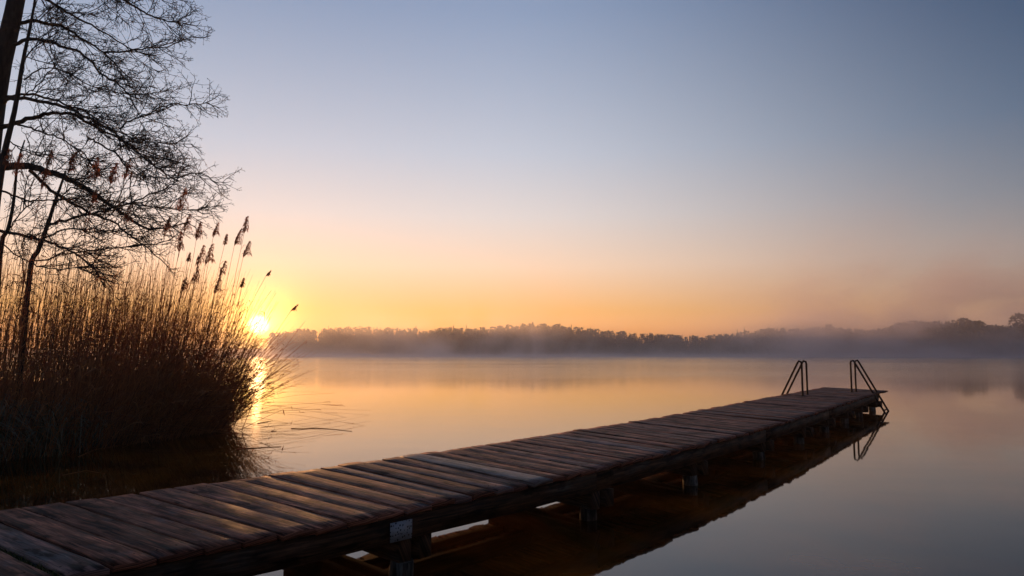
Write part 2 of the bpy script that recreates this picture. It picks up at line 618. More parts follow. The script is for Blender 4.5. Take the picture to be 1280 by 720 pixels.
def far_tree_quads(base, h, conifer, K, tone0):
    """leaf clumps of one distant tree, as K quads"""
    base = np.asarray(base)
    if conifer:
        u = rng.uniform(0.06, 1.0, K) ** 0.9
        tier = 0.75 + 0.25 * np.cos(u * 38)
        rad = 0.21 * h * (1.02 - u) * tier * np.sqrt(rng.uniform(0.1, 1, K))
        size = 0.060 * h * (1.25 - u)
    else:
        u = rng.uniform(0.12, 1.0, K)
        lob = 0.75 + 0.3 * np.sin(u * 9 + base[0])
        rad = 0.30 * h * np.sqrt(np.clip(1 - ((u - 0.55) / 0.48) ** 2, 0.02, 1)) * lob * np.sqrt(rng.uniform(0.05, 1, K))
        size = 0.055 * h * rng.uniform(0.6, 1.3, K)
    a = rng.uniform(0, 2 * math.pi, K)
    c = np.stack([base[0] + rad * np.cos(a), base[1] + rad * np.sin(a), base[2] + u * h - (0.25 * rad if conifer else 0)], 1)
    d1 = rng.normal(size=(K, 3))
    d1 /= np.linalg.norm(d1, axis=1, keepdims=True)
    d2 = np.cross(d1, rng.normal(size=(K, 3)))
    d2 /= np.linalg.norm(d2, axis=1, keepdims=True)
    s = size[:, None]
    V = np.stack([c - d1 * s, c + d2 * s * 0.6, c + d1 * s, c - d2 * s * 0.6], 1).reshape(-1, 3)
    F = np.arange(K * 4).reshape(K, 4)
    t = np.repeat(np.clip(tone0 + rng.normal(0, 0.12, K), 0, 1), 4)
    return V, F, np.stack([t, t], 1)


def trunk_quads(base, h, r):
    P = np.array([[[base[0], base[1], base[2] - 0.3], [base[0], base[1], base[2] + h * 0.5], [base[0], base[1], base[2] + h * 0.92]]])
    return tubes(P, np.array([[r, r * 0.7, r * 0.12]]), 5)


Vs, Fs, Ts, off = [], [], [], 0
N_FAR = 2700
us = rng.uniform(338, 1420, N_FAR)
for u in us:
    top = float(np.interp(u, [q[0] for q in TOPS], [q[1] for q in TOPS]))
    ax = (u - 640) / FPX
    back = rng.uniform(0, 1) ** 1.2 * 70 + 1.5
    y = far_shore(ax) + back
    x = ax * y
    z0 = ground_z(x, y)
    full = (442.3 - top) / FPX * y * 1.008 + EYE - z0
    h = full * (0.45 + 0.55 * min(1, back / 40)) * rng.uniform(0.82, 1.0)
    con = rng.random() < (0.5 if u < 1100 else 0.25)
    V, F, T = far_tree_quads((x, y, z0), h, con, 110, 0.2 if con else 0.7)
    Vs.append(V); Fs.append(F + off); Ts.append(T); off += len(V)
    V, F = trunk_quads((x, y, z0), h, 0.2)
    Vs.append(V); Fs.append(F + off); Ts.append(np.full((len(V), 2), 0.5)); off += len(V)
# low scrub along the water's edge
for u in rng.uniform(338, 1420, 700):
    ax = (u - 640) / FPX
    y = far_shore(ax) + rng.uniform(0.5, 5)
    V, F, T = far_tree_quads((ax * y, y, ground_z(ax * y, y) - 0.3), rng.uniform(1.5, 5.0), False, 24, 0.7)
    Vs.append(V); Fs.append(F + off); Ts.append(T); off += len(V)
far_wood = link('far_wood', quads_mesh('far_wood', np.concatenate(Vs), np.concatenate(Fs), np.concatenate(Ts)), M_wood_far)
tag(far_wood, 'misty mixed wood lining the far shore of the lake', 'wood', kind='stuff')

# single trees that stand out of the far wood's skyline
LONE = [
    (411, 407, True, 'conifer tip nearest the sun among those standing out of the far wood', 0.75),
    (520, 406.5, True, 'thin conifer poking out of the far wood a third along its length', 0.7),
    (567, 406, True, 'dark conifer, first of the close pair on the far shore skyline', 0.9),
    (583, 405.5, True, 'dark conifer, second and taller of the close pair on the far skyline', 0.9),
    (714, 405, True, 'pointed conifer where the central wooded rise begins to fall', 0.8),
    (738, 409, True, 'pointed conifer on the falling side of the central wooded rise', 0.7),
    (921, 411, True, 'dark conifer just where the low dip in the far wood ends', 0.8),
    (930, 409, True, 'second dark conifer beside the low dip in the far wood', 0.8),
    (1036, 405.5, False, 'rounded tree above the wood behind the first swim ladder', 1.0),
    (1140, 401, False, 'broad leafless tree at the start of the tall wood beyond the jetty end', 1.1),
    (1205, 398, False, 'broad pale crown beneath the drifting mist plume', 1.2),
    (1222, 401, False, 'dark round-crowned tree standing in mist, beyond the jetty', 1.3),
    (1275, 392, False, 'tall dark tree at the picture edge, highest on the far shore', 1.3),
]
for u, top, con, label, dense in LONE:
    ax = (u - 640) / FPX
    y = far_shore(ax) + (8 if u > 1150 else 20)
    x = ax * y
    z0 = ground_z(x, y)
    h = (442.3 - top - 1.2) / FPX * y * 1.008 + EYE - z0
    root = empty('distant_tree', (x, y, z0), label, 'tree', 'single trees on the far shore')
    V, F, T = far_tree_quads((0, 0, 0), h, con, int(260 * dense), 0.12 if con else 0.5)
    link('crown', quads_mesh('crown', V, F, T), M_wood_far, root)
    V, F = trunk_quads((0, 0, 0), h, 0.28)
    link('trunk', quads_mesh('trunk', V, F), M_bark, root)

# ------------------------------------------------------------------ jetty
DECK = 0.50


def jet(s, t, z):
    """s along the jetty, t across it (larger t = towards the camera's side)"""
    return Vector((0.6 * s + 0.8 * t, 0.8 * s - 0.6 * t, z))


def mid_t(s):
    return 2.45e-4 * s ** 3 - 0.0131 * s ** 2 + 0.1885 * s - 5.33


def skew(s):
    """the boards are not laid quite square: how far the far end of a board runs ahead"""
    return float(np.interp(s, [-4, 2.5, 5.5, 10, 16, 25], [-0.12, 0.03, 0.24, 0.40, 0.48, 0.52]))


HALF = 1.03
S_END = 24.75


def jets(s, k, z):
    """k = -1 far edge ... +1 near edge, at board number position s"""
    return jet(s - skew(s) * k, mid_t(s) + HALF * k, z)


jetty = empty('wooden_jetty', jet(10, mid_t(10), 0.0), 'long weathered plank jetty reaching from the reeds across the calm lake', 'jetty')
J0 = Vector(jetty.location)


def planks_mesh(rows, name, tone_fixed=None):
    V, F, UV, T = [], [], [], []
    for (s0, s1, e_far, e_near, dz0, dz1, roll, cup) in rows:
        nL, nW = 15, 4
        th = 0.036
        o = len(V)
        r0, r1 = random.random(), random.random()
        if tone_fixed:
            r0, r1 = tone_fixed
        uo, vo = random.uniform(0, 60), random.uniform(0, 60)
        wob = [random.uniform(-0.005, 0.005) for _ in range(nL + 1)]
        wob2 = [random.uniform(-0.006, 0.006) for _ in range(nL + 1)]
        for i in range(nL + 1):
            k = -1 + 2 * i / nL
            kk = k * (1 + (e_near if k > 0 else e_far) / HALF)
            for j in range(nW + 1):
                q = (0.0, 0.035, 0.5, 0.965, 1.0)[j]
                endw = 0.012 * math.sin(q * 5 + uo) if i in (0, nL) else 0
                ss = s0 + (s1 - s0) * q + (wob[i] if j == 0 else wob2[i] if j == nW else 0)
                zt = DECK + dz0 + (dz1 - dz0) * i / nL + roll * (q - 0.5) + cup * ((2 * q - 1) ** 2) + (-0.004 if j in (0, nW) else 0) + (-0.004 if i in (0, nL) else 0)
                kk2 = kk + endw / HALF
                V.append(jets(ss, kk2, zt) - J0)
                UV.append(((k + 1) * HALF + uo, (s1 - s0) * q + vo))
                T.append((r0, r1))
                V.append(jets(ss, kk2, zt - th) - J0)
                UV.append(((k + 1) * HALF + uo, (s1 - s0) * q + vo + 0.4))
                T.append((r0, r1))
        idx = lambda i, j, b: o + (i * (nW + 1) + j) * 2 + b
        for i in range(nL):
            for j in range(nW):
                F.append((idx(i, j, 0), idx(i + 1, j, 0), idx(i + 1, j + 1, 0), idx(i, j + 1, 0)))
                F.append((idx(i, j, 1), idx(i, j + 1, 1), idx(i + 1, j + 1, 1), idx(i + 1, j, 1)))
            F.append((idx(i, 0, 0), idx(i, 0, 1), idx(i + 1, 0, 1), idx(i + 1, 0, 0)))
            F.append((idx(i, nW, 0), idx(i + 1, nW, 0), idx(i + 1, nW, 1), idx(i, nW, 1)))
        for j in range(nW):
            F.append((idx(0, j, 0), idx(0, j + 1, 0), idx(0, j + 1, 1), idx(0, j, 1)))
            F.append((idx(nL, j, 0), idx(nL, j, 1), idx(nL, j + 1, 1), idx(nL, j + 1, 0)))
    return quads_mesh(name, np.array([tuple(q) for q in V]), np.array(F), T, False, UV)


rows, pale_rows = [], []
s = -3.4
while s < S_END - 0.1:
    w = random.uniform(0.20, 0.285)
    if s + w > S_END - 0.12:
        w = S_END - s
    gap = random.choice([0.010, 0.014, 0.018, 0.024])
    if abs(s - 1.55) < 0.13:
        gap = 0.045
    row = (s + gap / 2, s + w - gap / 2, random.uniform(-0.02, 0.025), random.uniform(-0.012, 0.016), random.gauss(0, 0.005), random.gauss(0, 0.006),
           random.gauss(0, 0.0045), random.uniform(-0.0015, 0.002))
    if 5.30 < s < 5.53 and not pale_rows:
        row = row[:3] + (0.045, 0.004, 0.012) + row[6:]
        pale_rows.append(row)
    else:
        rows.append(row)
    s += w
deck = link('deck', planks_mesh(rows, 'deck'), M_deck, jetty)
if pale_rows:
    M_pale = mat_wood("newer_plank", (0.060, 0.038, 0.032, 1), (0.15, 0.10, 0.085, 1), (0.23, 0.17, 0.15, 1), (0.22, 0.20, 0.20, 1))
    o = link('plank', planks_mesh(pale_rows, 'plank', (0.8, 0.3)), M_pale, jetty)
    o['label'] = 'newer paler plank among the dark deck boards'

# nails: dark heads over the bearers on the boards nearest the camera
M_nail = mat_metal("nail_head", (0.03, 0.022, 0.018, 1), 0.5, 0.7, (0.06, 0.03, 0.02, 1))
nail0 = None
for (s0, s1, ef, en, dz0, dz1, roll, cup) in [r_ for r_ in rows if 0.2 < r_[0] < 5.0]:
    for k, dz in ((-0.82, dz0), (0.84, dz1)):
        for q in (0.28, 0.72):
            c = jets(s0 + (s1 - s0) * (q + random.uniform(-0.06, 0.06)), k + random.uniform(-0.03, 0.03), DECK + dz + roll * (q - 0.5) + 0.0005)
            if nail0 is None:
                nail0 = MB().tube([Vector((0, 0, -0.004)), Vector((0, 0, 0.0015))], 0.0055, 6).build('nail', M_nail, jetty)
                o = nail0
            else:
                o = nail0.copy()
                COL.objects.link(o)
                o.parent = jetty
            o.location = c - J0

BENTS = [-1.4, 1.3, 3.92, 6.42, 8.84, 11.55, 13.95, 16.2, 18.5, 20.5, 22.75]
B_TOP = DECK - 0.052
B_H = 0.165


def beam_mesh(pts, half_w, h, name):
    """a squared timber through the given top-centre points, slightly worn"""
    V, F, UV, T = [], [], [], []
    r = (random.random(), random.uniform(0, 0.7))
    uo = random.uniform(0, 50)
    L = 0
    n = len(pts)
    for i, q in enumerate(pts):
        t = (pts[min(i + 1, n - 1)] - pts[max(i - 1, 0)])
        t.z = 0
        t.normalize()
        nrm = Vector((t.y, -t.x, 0))
        if i:
            L += (q - pts[i - 1]).length
        hh = h + random.uniform(-0.006, 0.006)
        for (a, b) in ((-1, 0.004), (1, 0.004), (1, -hh), (-1, -hh)):
            V.append(q + nrm * (half_w * a + random.uniform(-0.003, 0.003)) + Vector((0, 0, b - 0.004)) - J0)
            UV.append((L + uo, (0.0 if a < 0 else 0.3) + (0.0 if b > -0.01 else 0.22)))
            T.append(r)
    for i in range(n - 1):
        for k in range(4):
            F.append((i * 4 + k, i * 4 + (k + 1) % 4, (i + 1) * 4 + (k + 1) % 4, (i + 1) * 4 + k))
    F.append((3, 2, 1, 0))
    F.append(((n - 1) * 4, (n - 1) * 4 + 1, (n - 1) * 4 + 2, (n - 1) * 4 + 3))
    return quads_mesh(name, np.array([tuple(q) for q in V]), np.array(F), T, False, UV)


def edge_pt(s, k, z, inset):
    return jet(s - skew(s) * k, mid_t(s) + (HALF - inset) * k, z)


ends = [-3.3] + [b for b in BENTS[1:-2:2]] + [S_END - 1.5]
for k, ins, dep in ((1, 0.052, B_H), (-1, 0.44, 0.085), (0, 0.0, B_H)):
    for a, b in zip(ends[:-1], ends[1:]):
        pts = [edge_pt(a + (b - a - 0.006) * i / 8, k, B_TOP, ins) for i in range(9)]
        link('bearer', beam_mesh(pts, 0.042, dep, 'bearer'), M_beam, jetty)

# crossbeams clamp the posts from both sides
for bi, bs in enumerate(BENTS):
    sk = skew(bs)
    dirv_ = (edge_pt(bs, 1, 0, 0) - edge_pt(bs, -1, 0, 0)).normalized()
    along = Vector((-dirv_.y, dirv_.x, 0))
    if along.dot(Vector((0.6, 0.8, 0))) < 0:
        along = -along
    zt = B_TOP - B_H - 0.002
    jit = random.uniform(-0.03, 0.03)
    for sd in (-0.01, 0.16):
        A = edge_pt(bs, -1, zt, 0.10) + along * sd
        Bp = edge_pt(bs, 1, zt, 0.02 + (0.02 if sd < 0 else 0.0) + jit) + along * sd
        pts = [A.lerp(Bp, i / 4) for i in range(5)]
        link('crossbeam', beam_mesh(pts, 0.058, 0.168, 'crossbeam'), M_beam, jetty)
    pk = edge_pt(bs, -1, 0, 0.44)
    pk.z = B_TOP - 0.085 - 0.010
    link('packing_block', beam_mesh([pk - dirv_ * 0.09, pk + dirv_ * 0.09], 0.11, B_H - 0.085 - 0.016, 'packing_block'), M_beam, jetty)
    for k, ins in ((1, 0.115), (-1, 0.44)):
        c = edge_pt(bs, k, 0, ins)
        lean = Vector((random.uniform(-0.02, 0.02), random.uniform(-0.02, 0.02), 0))
        mb = MB()
        rr = random.uniform(0.086, 0.096)
        mb.tube([c + Vector((0, 0, -1.5)), c + lean * 0.3 + Vector((0, 0, -0.1)), c + lean * 0.6 + Vector((0, 0, 0.02)), c + lean + Vector((0, 0, zt - 0.168))],
                [rr * 1.06, rr * 1.03, rr, rr * 0.97], 14)
        mb.build('post', M_post, jetty, origin=J0, smooth=True)

# nail plate joining two bearers near the second post
mp, g, b = material("punched_plate")
uvn = g.n('ShaderNodeUVMap', uv_map='grain').outputs[0]
vor = g.n('ShaderNodeTexVoronoi', feature='F1')
vor.inputs['Scale'].default_value = 48.0
vor.inputs['Randomness'].default_value = 0.55
g.put(vor.inputs['Vector'], uvn)
hole = g.rng_map(vor.outputs['Distance'], 0.26, 0.40, 0.0, 1.0, smooth=True)
g.put(b.inputs['Base Color'], g.mix(hole, (0.02, 0.02, 0.022, 1), (0.30, 0.31, 0.34, 1)))
b.inputs['Metallic'].default_value = 0.35
b.inputs['Roughness'].default_value = 0.55
bp = g.n('ShaderNodeBump')
bp.inputs['Distance'].default_value = 0.003
g.put(bp.inputs['Height'], hole)
g.put(b.inputs['Normal'], bp.outputs[0])
sa, sb = 3.72, 3.93
V, F, UV = [], [], []
pa = edge_pt(sa, 1, 0, 0.0)
pb = edge_pt(sb, 1, 0, 0.0)
tdir = (pb - pa).normalized()
nrm = Vector((tdir.y, -tdir.x, 0))
pa = edge_pt(sa, 1, 0, 0.052) + nrm * 0.0465
pb = edge_pt(sb, 1, 0, 0.052) + nrm * 0.0465
for q, uu in ((pa, 0.0), (pb, 0.2)):
    for zq, vv in ((B_TOP - 0.165, 0), (B_TOP - 0.03, 0.135)):
        for d in (0, 0.003):
            V.append(tuple(q + nrm * d + Vector((0, 0, zq)) - J0))
            UV.append((uu, vv))
link('nail_plate', quads_mesh('nail_plate', V, [(0, 1, 3, 2), (4, 6, 7, 5), (0, 4, 5, 1), (2, 3, 7, 6), (0, 2, 6, 4), (1, 5, 7, 3)], uv=UV), mp, jetty)['label'] = 'grey punched steel plate over the bearer joint'


# moss in the widest gap between boards
def moss_tuft(name, s, k0, k1, n):
    P, Wd = [], []
    for _ in range(n):
        k = random.uniform(k0, k1)
        c = jets(s + random.uniform(-0.02, 0.02), k, DECK - 0.03)
        d = Vector((random.gauss(0, 0.012), random.gauss(0, 0.012), random.uniform(0.02, 0.042)))
        P.append([tuple(c - J0), tuple(c + d * 0.6 - J0), tuple(c + d * 1.1 + Vector((d.x, d.y, -0.004)) - J0)])
        wv = Vector((random.gauss(0, 1), random.gauss(0, 1), 0)).normalized() * 0.004
        Wd.append([tuple(wv), tuple(wv * 0.8), tuple(wv * 0.1)])
    V, F = blades(np.array(P), np.array(Wd))
    t = np.repeat(rng.uniform(0, 1, n), 6)
    return quads_mesh(name, V, F, np.stack([t, t], 1))


M_moss = mat_leafy("moss", [(0.02, 0.028, 0.008, 1), (0.05, 0.07, 0.015, 1), (0.10, 0.11, 0.03, 1)], 0.25)
wide = min((r for r in rows), key=lambda r: abs(r[1] - 1.6))
s_gap = wide[1] + 0.02
o = link('moss', moss_tuft('moss', s_gap, 0.1, 1.0, 420), M_moss, jetty)
o['kind'] = 'stuff'

# ------------------------------------------------------------------ swim ladders


def swim_ladder(s_a, s_b, t0, out, label):
    """two bent tube rails: up from the deck, over, and down outside into the water; steps between them"""
    base = jet((s_a + s_b) / 2, t0, DECK)
    root = empty('swim_ladder', base, label, 'ladder', 'swim ladders at the jetty end')
    o2 = Vector(jet(0.42 * -out, out, 0)).normalized()
    rails = []
    for s_ in (s_a, s_b):
        f = jet(s_, t0, DECK) - base
        top = 0.90
        foot_z = -0.55 - DECK
        a = f + Vector((0, 0, -0.05))
        b_ = f + Vector((0, 0, top - 0.06))
        c = f + o2 * 0.015 + Vector((0, 0, top - 0.012))
        d = f + o2 * 0.085 + Vector((0, 0, top + 0.012))
        e = f + o2 * 0.125 + Vector((0, 0, top - 0.035))
        h = f + o2 * 1.30 + Vector((0, 0, foot_z))
        mb = MB().tube([a, b_, c, d, e, e.lerp(h, 0.5), h], 0.026, 10)
        mb.tube([f + Vector((0, 0, 0.001)), f + Vector((0, 0, 0.012))], 0.055, 12)
        mb.build('rail', M_rail, root, smooth=False)
        rails.append((e, h))
    (e0, h0), (e1, h1) = rails
    for zz_ in (-DECK + 0.05, -DECK - 0.22, -DECK - 0.45):
        q = (e0.z - zz_) / (e0.z - h0.z)
        MB().tube([e0.lerp(h0, q), e1.lerp(h1, q)], 0.02, 8).build('step', M_rail, root)
    return root


swim_ladder(19.80, 20.26, -5.24, -1, 'dark steel swim ladder on the far edge of the jetty, sloping away to the lake')
swim_ladder(22.34, 22.92, -4.56, 1, 'dark steel swim ladder at the jetty corner with its foot in the water')


# ------------------------------------------------------------------ reeds
def in_bed(n, x_lo=-17.0, y_lo=9.8, y_hi=24.0):
    """scattered root points on the reed bank, thicker along its water side"""
    out = []
    while len(out) < n:
        y = random.uniform(y_lo, y_hi)
        edge_x = float(np.interp(y, [9.8, 11, 12.4, 13.6, 15.1, 16.3, 18, 20, 24], [-8.1, -7.35, -6.95, -6.55, -6.25, -6.6, -7.8, -9.4, -12.5]))
        d = min(random.expovariate(1 / 3.0), 12)
        x = edge_x - d
        if x > x_lo and x > -0.86 * y - 1.0:
            out.append((x, y, d))
    return np.array(out)


def reed_set(roots, height, lean, jitter, K=6, sag=0.12, rad=(0.0052, 0.0018)):
    """curved stems (N,K,3)"""
    N = len(roots)
    t = np.linspace(0, 1, K)[None, :, None]
    base = np.stack([roots[:, 0], roots[:, 1], np.array([max(ground_z(a, b_), -0.3) - 0.05 for a, b_ in roots[:, :2]])], 1)
    tilt = lean + rng.normal(0, jitter, (N, 2))
    d = np.stack([tilt[:, 0], tilt[:, 1], np.ones(N)], 1)
    d /= np.linalg.norm(d, axis=1, keepdims=True)
    P = base[:, None, :] + d[:, None, :] * (height[:, None, None] * t)
    hv = np.stack([tilt[:, 0] + rng.normal(0, 0.05, N), tilt[:, 1] + rng.normal(0, 0.05, N), -0.35 * np.abs(tilt[:, 0]) - 0.02], 1)
    P += hv[:, None, :] * (height[:, None, None] * sag * 2.2) * t ** 2.4
    wig = rng.normal(0, 0.012, (N, K, 3))
    wig[:, 0] = 0
    P += wig
    Rd = np.linspace(rad[0], rad[1], K)[None, :] * rng.uniform(0.8, 1.25, (N, 1))
    return P, Rd


def leaves_on(P, per, length=(0.25, 0.6), t_lo=0.25, t_hi=0.98, width=0.007):
    """long dry blades hanging off the stems"""
    N, K, _ = P.shape
    si = np.repeat(np.arange(N), per)
    n = len(si)
    tt = rng.uniform(t_lo, t_hi, n) * (K - 1)
    i0 = np.minimum(tt.astype(int), K - 2)
    fr = (tt - i0)[:, None]
    c = P[si, i0] * (1 - fr) + P[si, i0 + 1] * fr
    up = P[si, i0 + 1] - P[si, i0]
    up /= np.linalg.norm(up, axis=1, keepdims=True) + 1e-9
    a = rng.normal(0.5, 1.3, n)
    side = np.stack([np.cos(a), np.sin(a), np.zeros(n)], 1)
    L = rng.uniform(*length, n)[:, None]
    rise = rng.uniform(0.3, 1.0, n)[:, None]
    p1 = c + (up * rise + side * 0.45) * L * 0.45
    p2 = p1 + (side * 0.55 + up * (rise - 0.75) * 0.6) * L * 0.4
    p3 = p2 + (side * 0.35 + np.array([[0, 0, -0.6]]) * rng.uniform(0.2, 1.2, n)[:, None]) * L * 0.35
    Q = np.stack([c, p1, p2, p3], 1)
    perp = np.cross(side, np.array([[0, 0, 1.0]])) + rng.normal(0, 0.5, (n, 3))
    perp /= np.linalg.norm(perp, axis=1, keepdims=True)
    wd = perp[:, None, :] * (np.array([0.5, 1.0, 0.8, 0.08])[None, :, None] * width * rng.uniform(0.7, 1.4, (n, 1, 1)))
    return blades(Q, wd), si


def tone_for(nv_each, vals):
    t = np.repeat(vals, nv_each)
    return np.stack([t, t], 1)


parts, tones = [], []
# the standing mass
N1 = 3500
roots = in_bed(N1)
edge = np.exp(-roots[:, 2] / 0.75)
back_ = np.clip((roots[:, 1] - 10) / 8, 0, 1)
h1 = np.where(rng.random(N1) < 0.50, rng.normal(3.2, 0.42, N1), rng.normal(2.1, 0.45, N1)) + 0.15 * back_
h1 = np.clip(h1, 1.1, 3.9) * (1 - 0.12 * edge)
lean = np.stack([0.06 + 0.34 * edge * rng.uniform(0, 1.2, N1), -0.02 - 0.05 * edge], 1)
P, Rd = reed_set(roots, h1, lean, 0.06, sag=0.08)
parts.append(tubes(P, Rd, 3)); tv = rng.beta(2.2, 1.5, N1); tones.append(tone_for(P.shape[1] * 3, tv))
(lv, si) = leaves_on(P, 2, t_lo=0.3, t_hi=0.9, length=(0.2, 0.5))
parts.append(lv); tones.append(tone_for(8, np.clip(tv[si] + rng.normal(0, 0.15, len(si)), 0, 1)))
# the fan of outer stems leaning over the lake
N2 = 1050
yy = np.clip(rng.normal(14.4, 1.3, N2), 11.2, 17)
ex = np.interp(yy, [9.8, 11, 12.4, 13.6, 15.1, 16.3, 18, 20], [-8.1, -7.3, -6.9, -6.45, -6.1, -6.4, -7.7, -9.4])
roots2 = np.stack([ex - rng.exponential(0.35, N2), yy, np.zeros(N2)], 1)
h2 = rng.uniform(1.3, 3.5, N2)
ln = np.clip(np.abs(rng.normal(0.42, 0.27, N2)), 0, 0.8)
h2 *= 1 - 0.45 * ln
P, Rd = reed_set(roots2, h2, np.stack([ln, rng.normal(-0.05, 0.12, N2)], 1), 0.06, sag=0.16)
parts.append(tubes(P, Rd, 3)); tv = rng.beta(2.4, 1.6, N2); tones.append(tone_for(P.shape[1] * 3, tv))
(lv, si) = leaves_on(P, 2, (0.2, 0.5))
parts.append(lv); tones.append(tone_for(8, np.clip(tv[si] + rng.normal(0, 0.15, len(si)), 0, 1)))
# bent and broken stems low in the mass
N3 = 1150
roots3 = in_bed(N3)
roots3[:, 0] += 0.1
P, Rd = reed_set(roots3, rng.uniform(0.6, 2.0, N3), rng.normal(0.15, 0.5, (N3, 2)), 0.5, sag=0.35)
parts.append(tubes(P, Rd, 3)); tv = rng.beta(2, 2, N3); tones.append(tone_for(P.shape[1] * 3, tv))
(lv, si) = leaves_on(P, 3, (0.3, 0.7), 0.1, 0.95)
parts.append(lv); tones.append(tone_for(8, np.clip(tv[si] + rng.normal(0, 0.15, len(si)), 0, 1)))
V, F = cat_meshes(parts)
reed_bed = link('reed_bed', quads_mesh('reed_bed', V, F, np.concatenate(tones)), M_reed)
tag(reed_bed, 'thick bed of dry brown reeds along the shore, glowing against the rising sun', 'reeds', kind='stuff')

# drooping sedge at the water's edge, left
NS = 2600
sx = rng.uniform(-9.3, -6.9, NS)
sy = np.interp(sx, [-9.3, -8, -6.9], [10.0, 10.3, 11.7]) + np.abs(rng.normal(0, 0.55, NS)) - 0.15
clump = np.floor(rng.uniform(0, 26, NS))
ccx = rng.uniform(-9.5, -7.3, 26)[clump.astype(int)]
ccy = np.interp(ccx, [-9.4, -8, -6.9], [10.0, 10.3, 11.7]) + rng.uniform(0.1, 1.6, 26)[clump.astype(int)]
sx, sy = ccx + rng.normal(0, 0.22, NS), ccy + rng.normal(0, 0.2, NS)
a = rng.uniform(0, 2 * math.pi, NS)
L = rng.uniform(0.6, 1.9, NS)
spread = rng.uniform(0.25, 0.85, NS)
t = np.linspace(0, 1, 6)[None, :]
rad_ = L[:, None] * spread[:, None] * t ** 1.5
zz_ = L[:, None] * (1.0 * t - (0.25 + 0.75 * spread[:, None]) * t ** 2.6)
P = np.stack([sx[:, None] + np.cos(a)[:, None] * rad_, sy[:, None] + np.sin(a)[:, None] * rad_, zz_], -1)
perp = np.stack([-np.sin(a), np.cos(a), np.zeros(NS)], 1)
Wd = perp[:, None, :] * (np.array([0.7, 1, 1, 0.9, 0.6, 0.1])[None, :, None] * 0.0075 * rng.uniform(0.6, 1.4, (NS, 1, 1)))
V, F = blades(P, Wd)
sedge = link('sedge_grass', quads_mesh('sedge_grass', V, F, tone_for(12, rng.beta(2, 2, NS))), M_sedge)
tag(sedge, 'drooping grey green sedge at the water edge below the reeds', 'sedge', kind='stuff')


# --- single plumed reeds
def plume_mesh(tip_dir, length, droop, n=95):
    length *= 1.05
    """a feathery panicle; origin at its foot"""
    tip_dir = Vector(tip_dir).normalized()
    P, Wd = [], []
    sidev = Vector((droop, random.uniform(-0.3, 0.3), 0))
    for i in range(n):
        t = (i + random.random()) / n
        c = tip_dir * (length * t) + sidev * (length * 0.25 * t * t)
        a = random.uniform(0, 2 * math.pi)
        out = Vector((math.cos(a), math.sin(a), 0)) * 0.55 + sidev * 0.55
        L = length * (0.55 * (1 - t) + 0.20) * random.uniform(0.6, 1.15)
        p1 = c + (tip_dir * 0.75 + out * 0.60) * L * 0.5
        p2 = p1 + (tip_dir * 0.15 + out * 0.5 + Vector((0, 0, -0.25))) * L * 0.4
        p3 = p2 + (out * 0.3 + Vector((0, 0, -0.75))) * L * 0.35
        wv = Vector((random.gauss(0, 1), random.gauss(0, 1), random.gauss(0, 0.5))).normalized()
        P.append([tuple(c), tuple(p1), tuple(p2), tuple(p3)])
        Wd.append([tuple(wv * 0.003), tuple(wv * 0.0062), tuple(wv * 0.0075), tuple(wv * 0.002)])
    V, F = blades(np.array(P), np.array(Wd))
    t = np.repeat(np.clip(rng.normal(0.5, 0.25, n), 0, 1), 8)
    return quads_mesh('plume', V, F, np.stack([t, t], 1))


def single_reed(name, tip_px, base_px, Y, label, group, plume=0.0, droop=0.5, leaves=3, bend=0.10, cat='reed', r=0.0075):
    tip = at_depth(tip_px[0], tip_px[1], Y + random.uniform(-0.2, 0.2))
    base = at_depth(base_px[0], base_px[1], Y)
    base.z = max(ground_z(base.x, base.y), -0.2) - 0.04
    root = empty(name, base, label, cat, group)
    d = tip - base
    K = 9
    side = Vector((d.x, d.y, 0))
    pts = []
    for i in range(K):
        t = i / (K - 1)
        q = d * t - side * bend * 4 * t * (1 - t) + Vector((random.gauss(0, 0.008), random.gauss(0, 0.008), 0)) * (0 if i in (0, K - 1) else 1)
        pts.append(q)
    P = np.array([[tuple(q) for q in pts]])
    V, F = tubes(P, np.linspace(r, r * 0.45, K)[None, :], 5)
    link('stem', quads_mesh('stem', V, F, np.full((len(V), 2), random.uniform(0.25, 0.6))), M_reed, root)
    if plume:
        o = link('plume', plume_mesh(pts[-1] - pts[-3], plume, droop), M_plume, root, pts[-1] - (pts[-1] - pts[-2]).normalized() * plume * 0.55)
    for _ in range(leaves):
        (V, F), _si = leaves_on(P, 1, (0.25, 0.5), 0.35, 0.9, 0.007)
        link('leaf', quads_mesh('leaf', V, F, np.full((len(V), 2), random.uniform(0.3, 0.8))), M_reed, root)
    return root


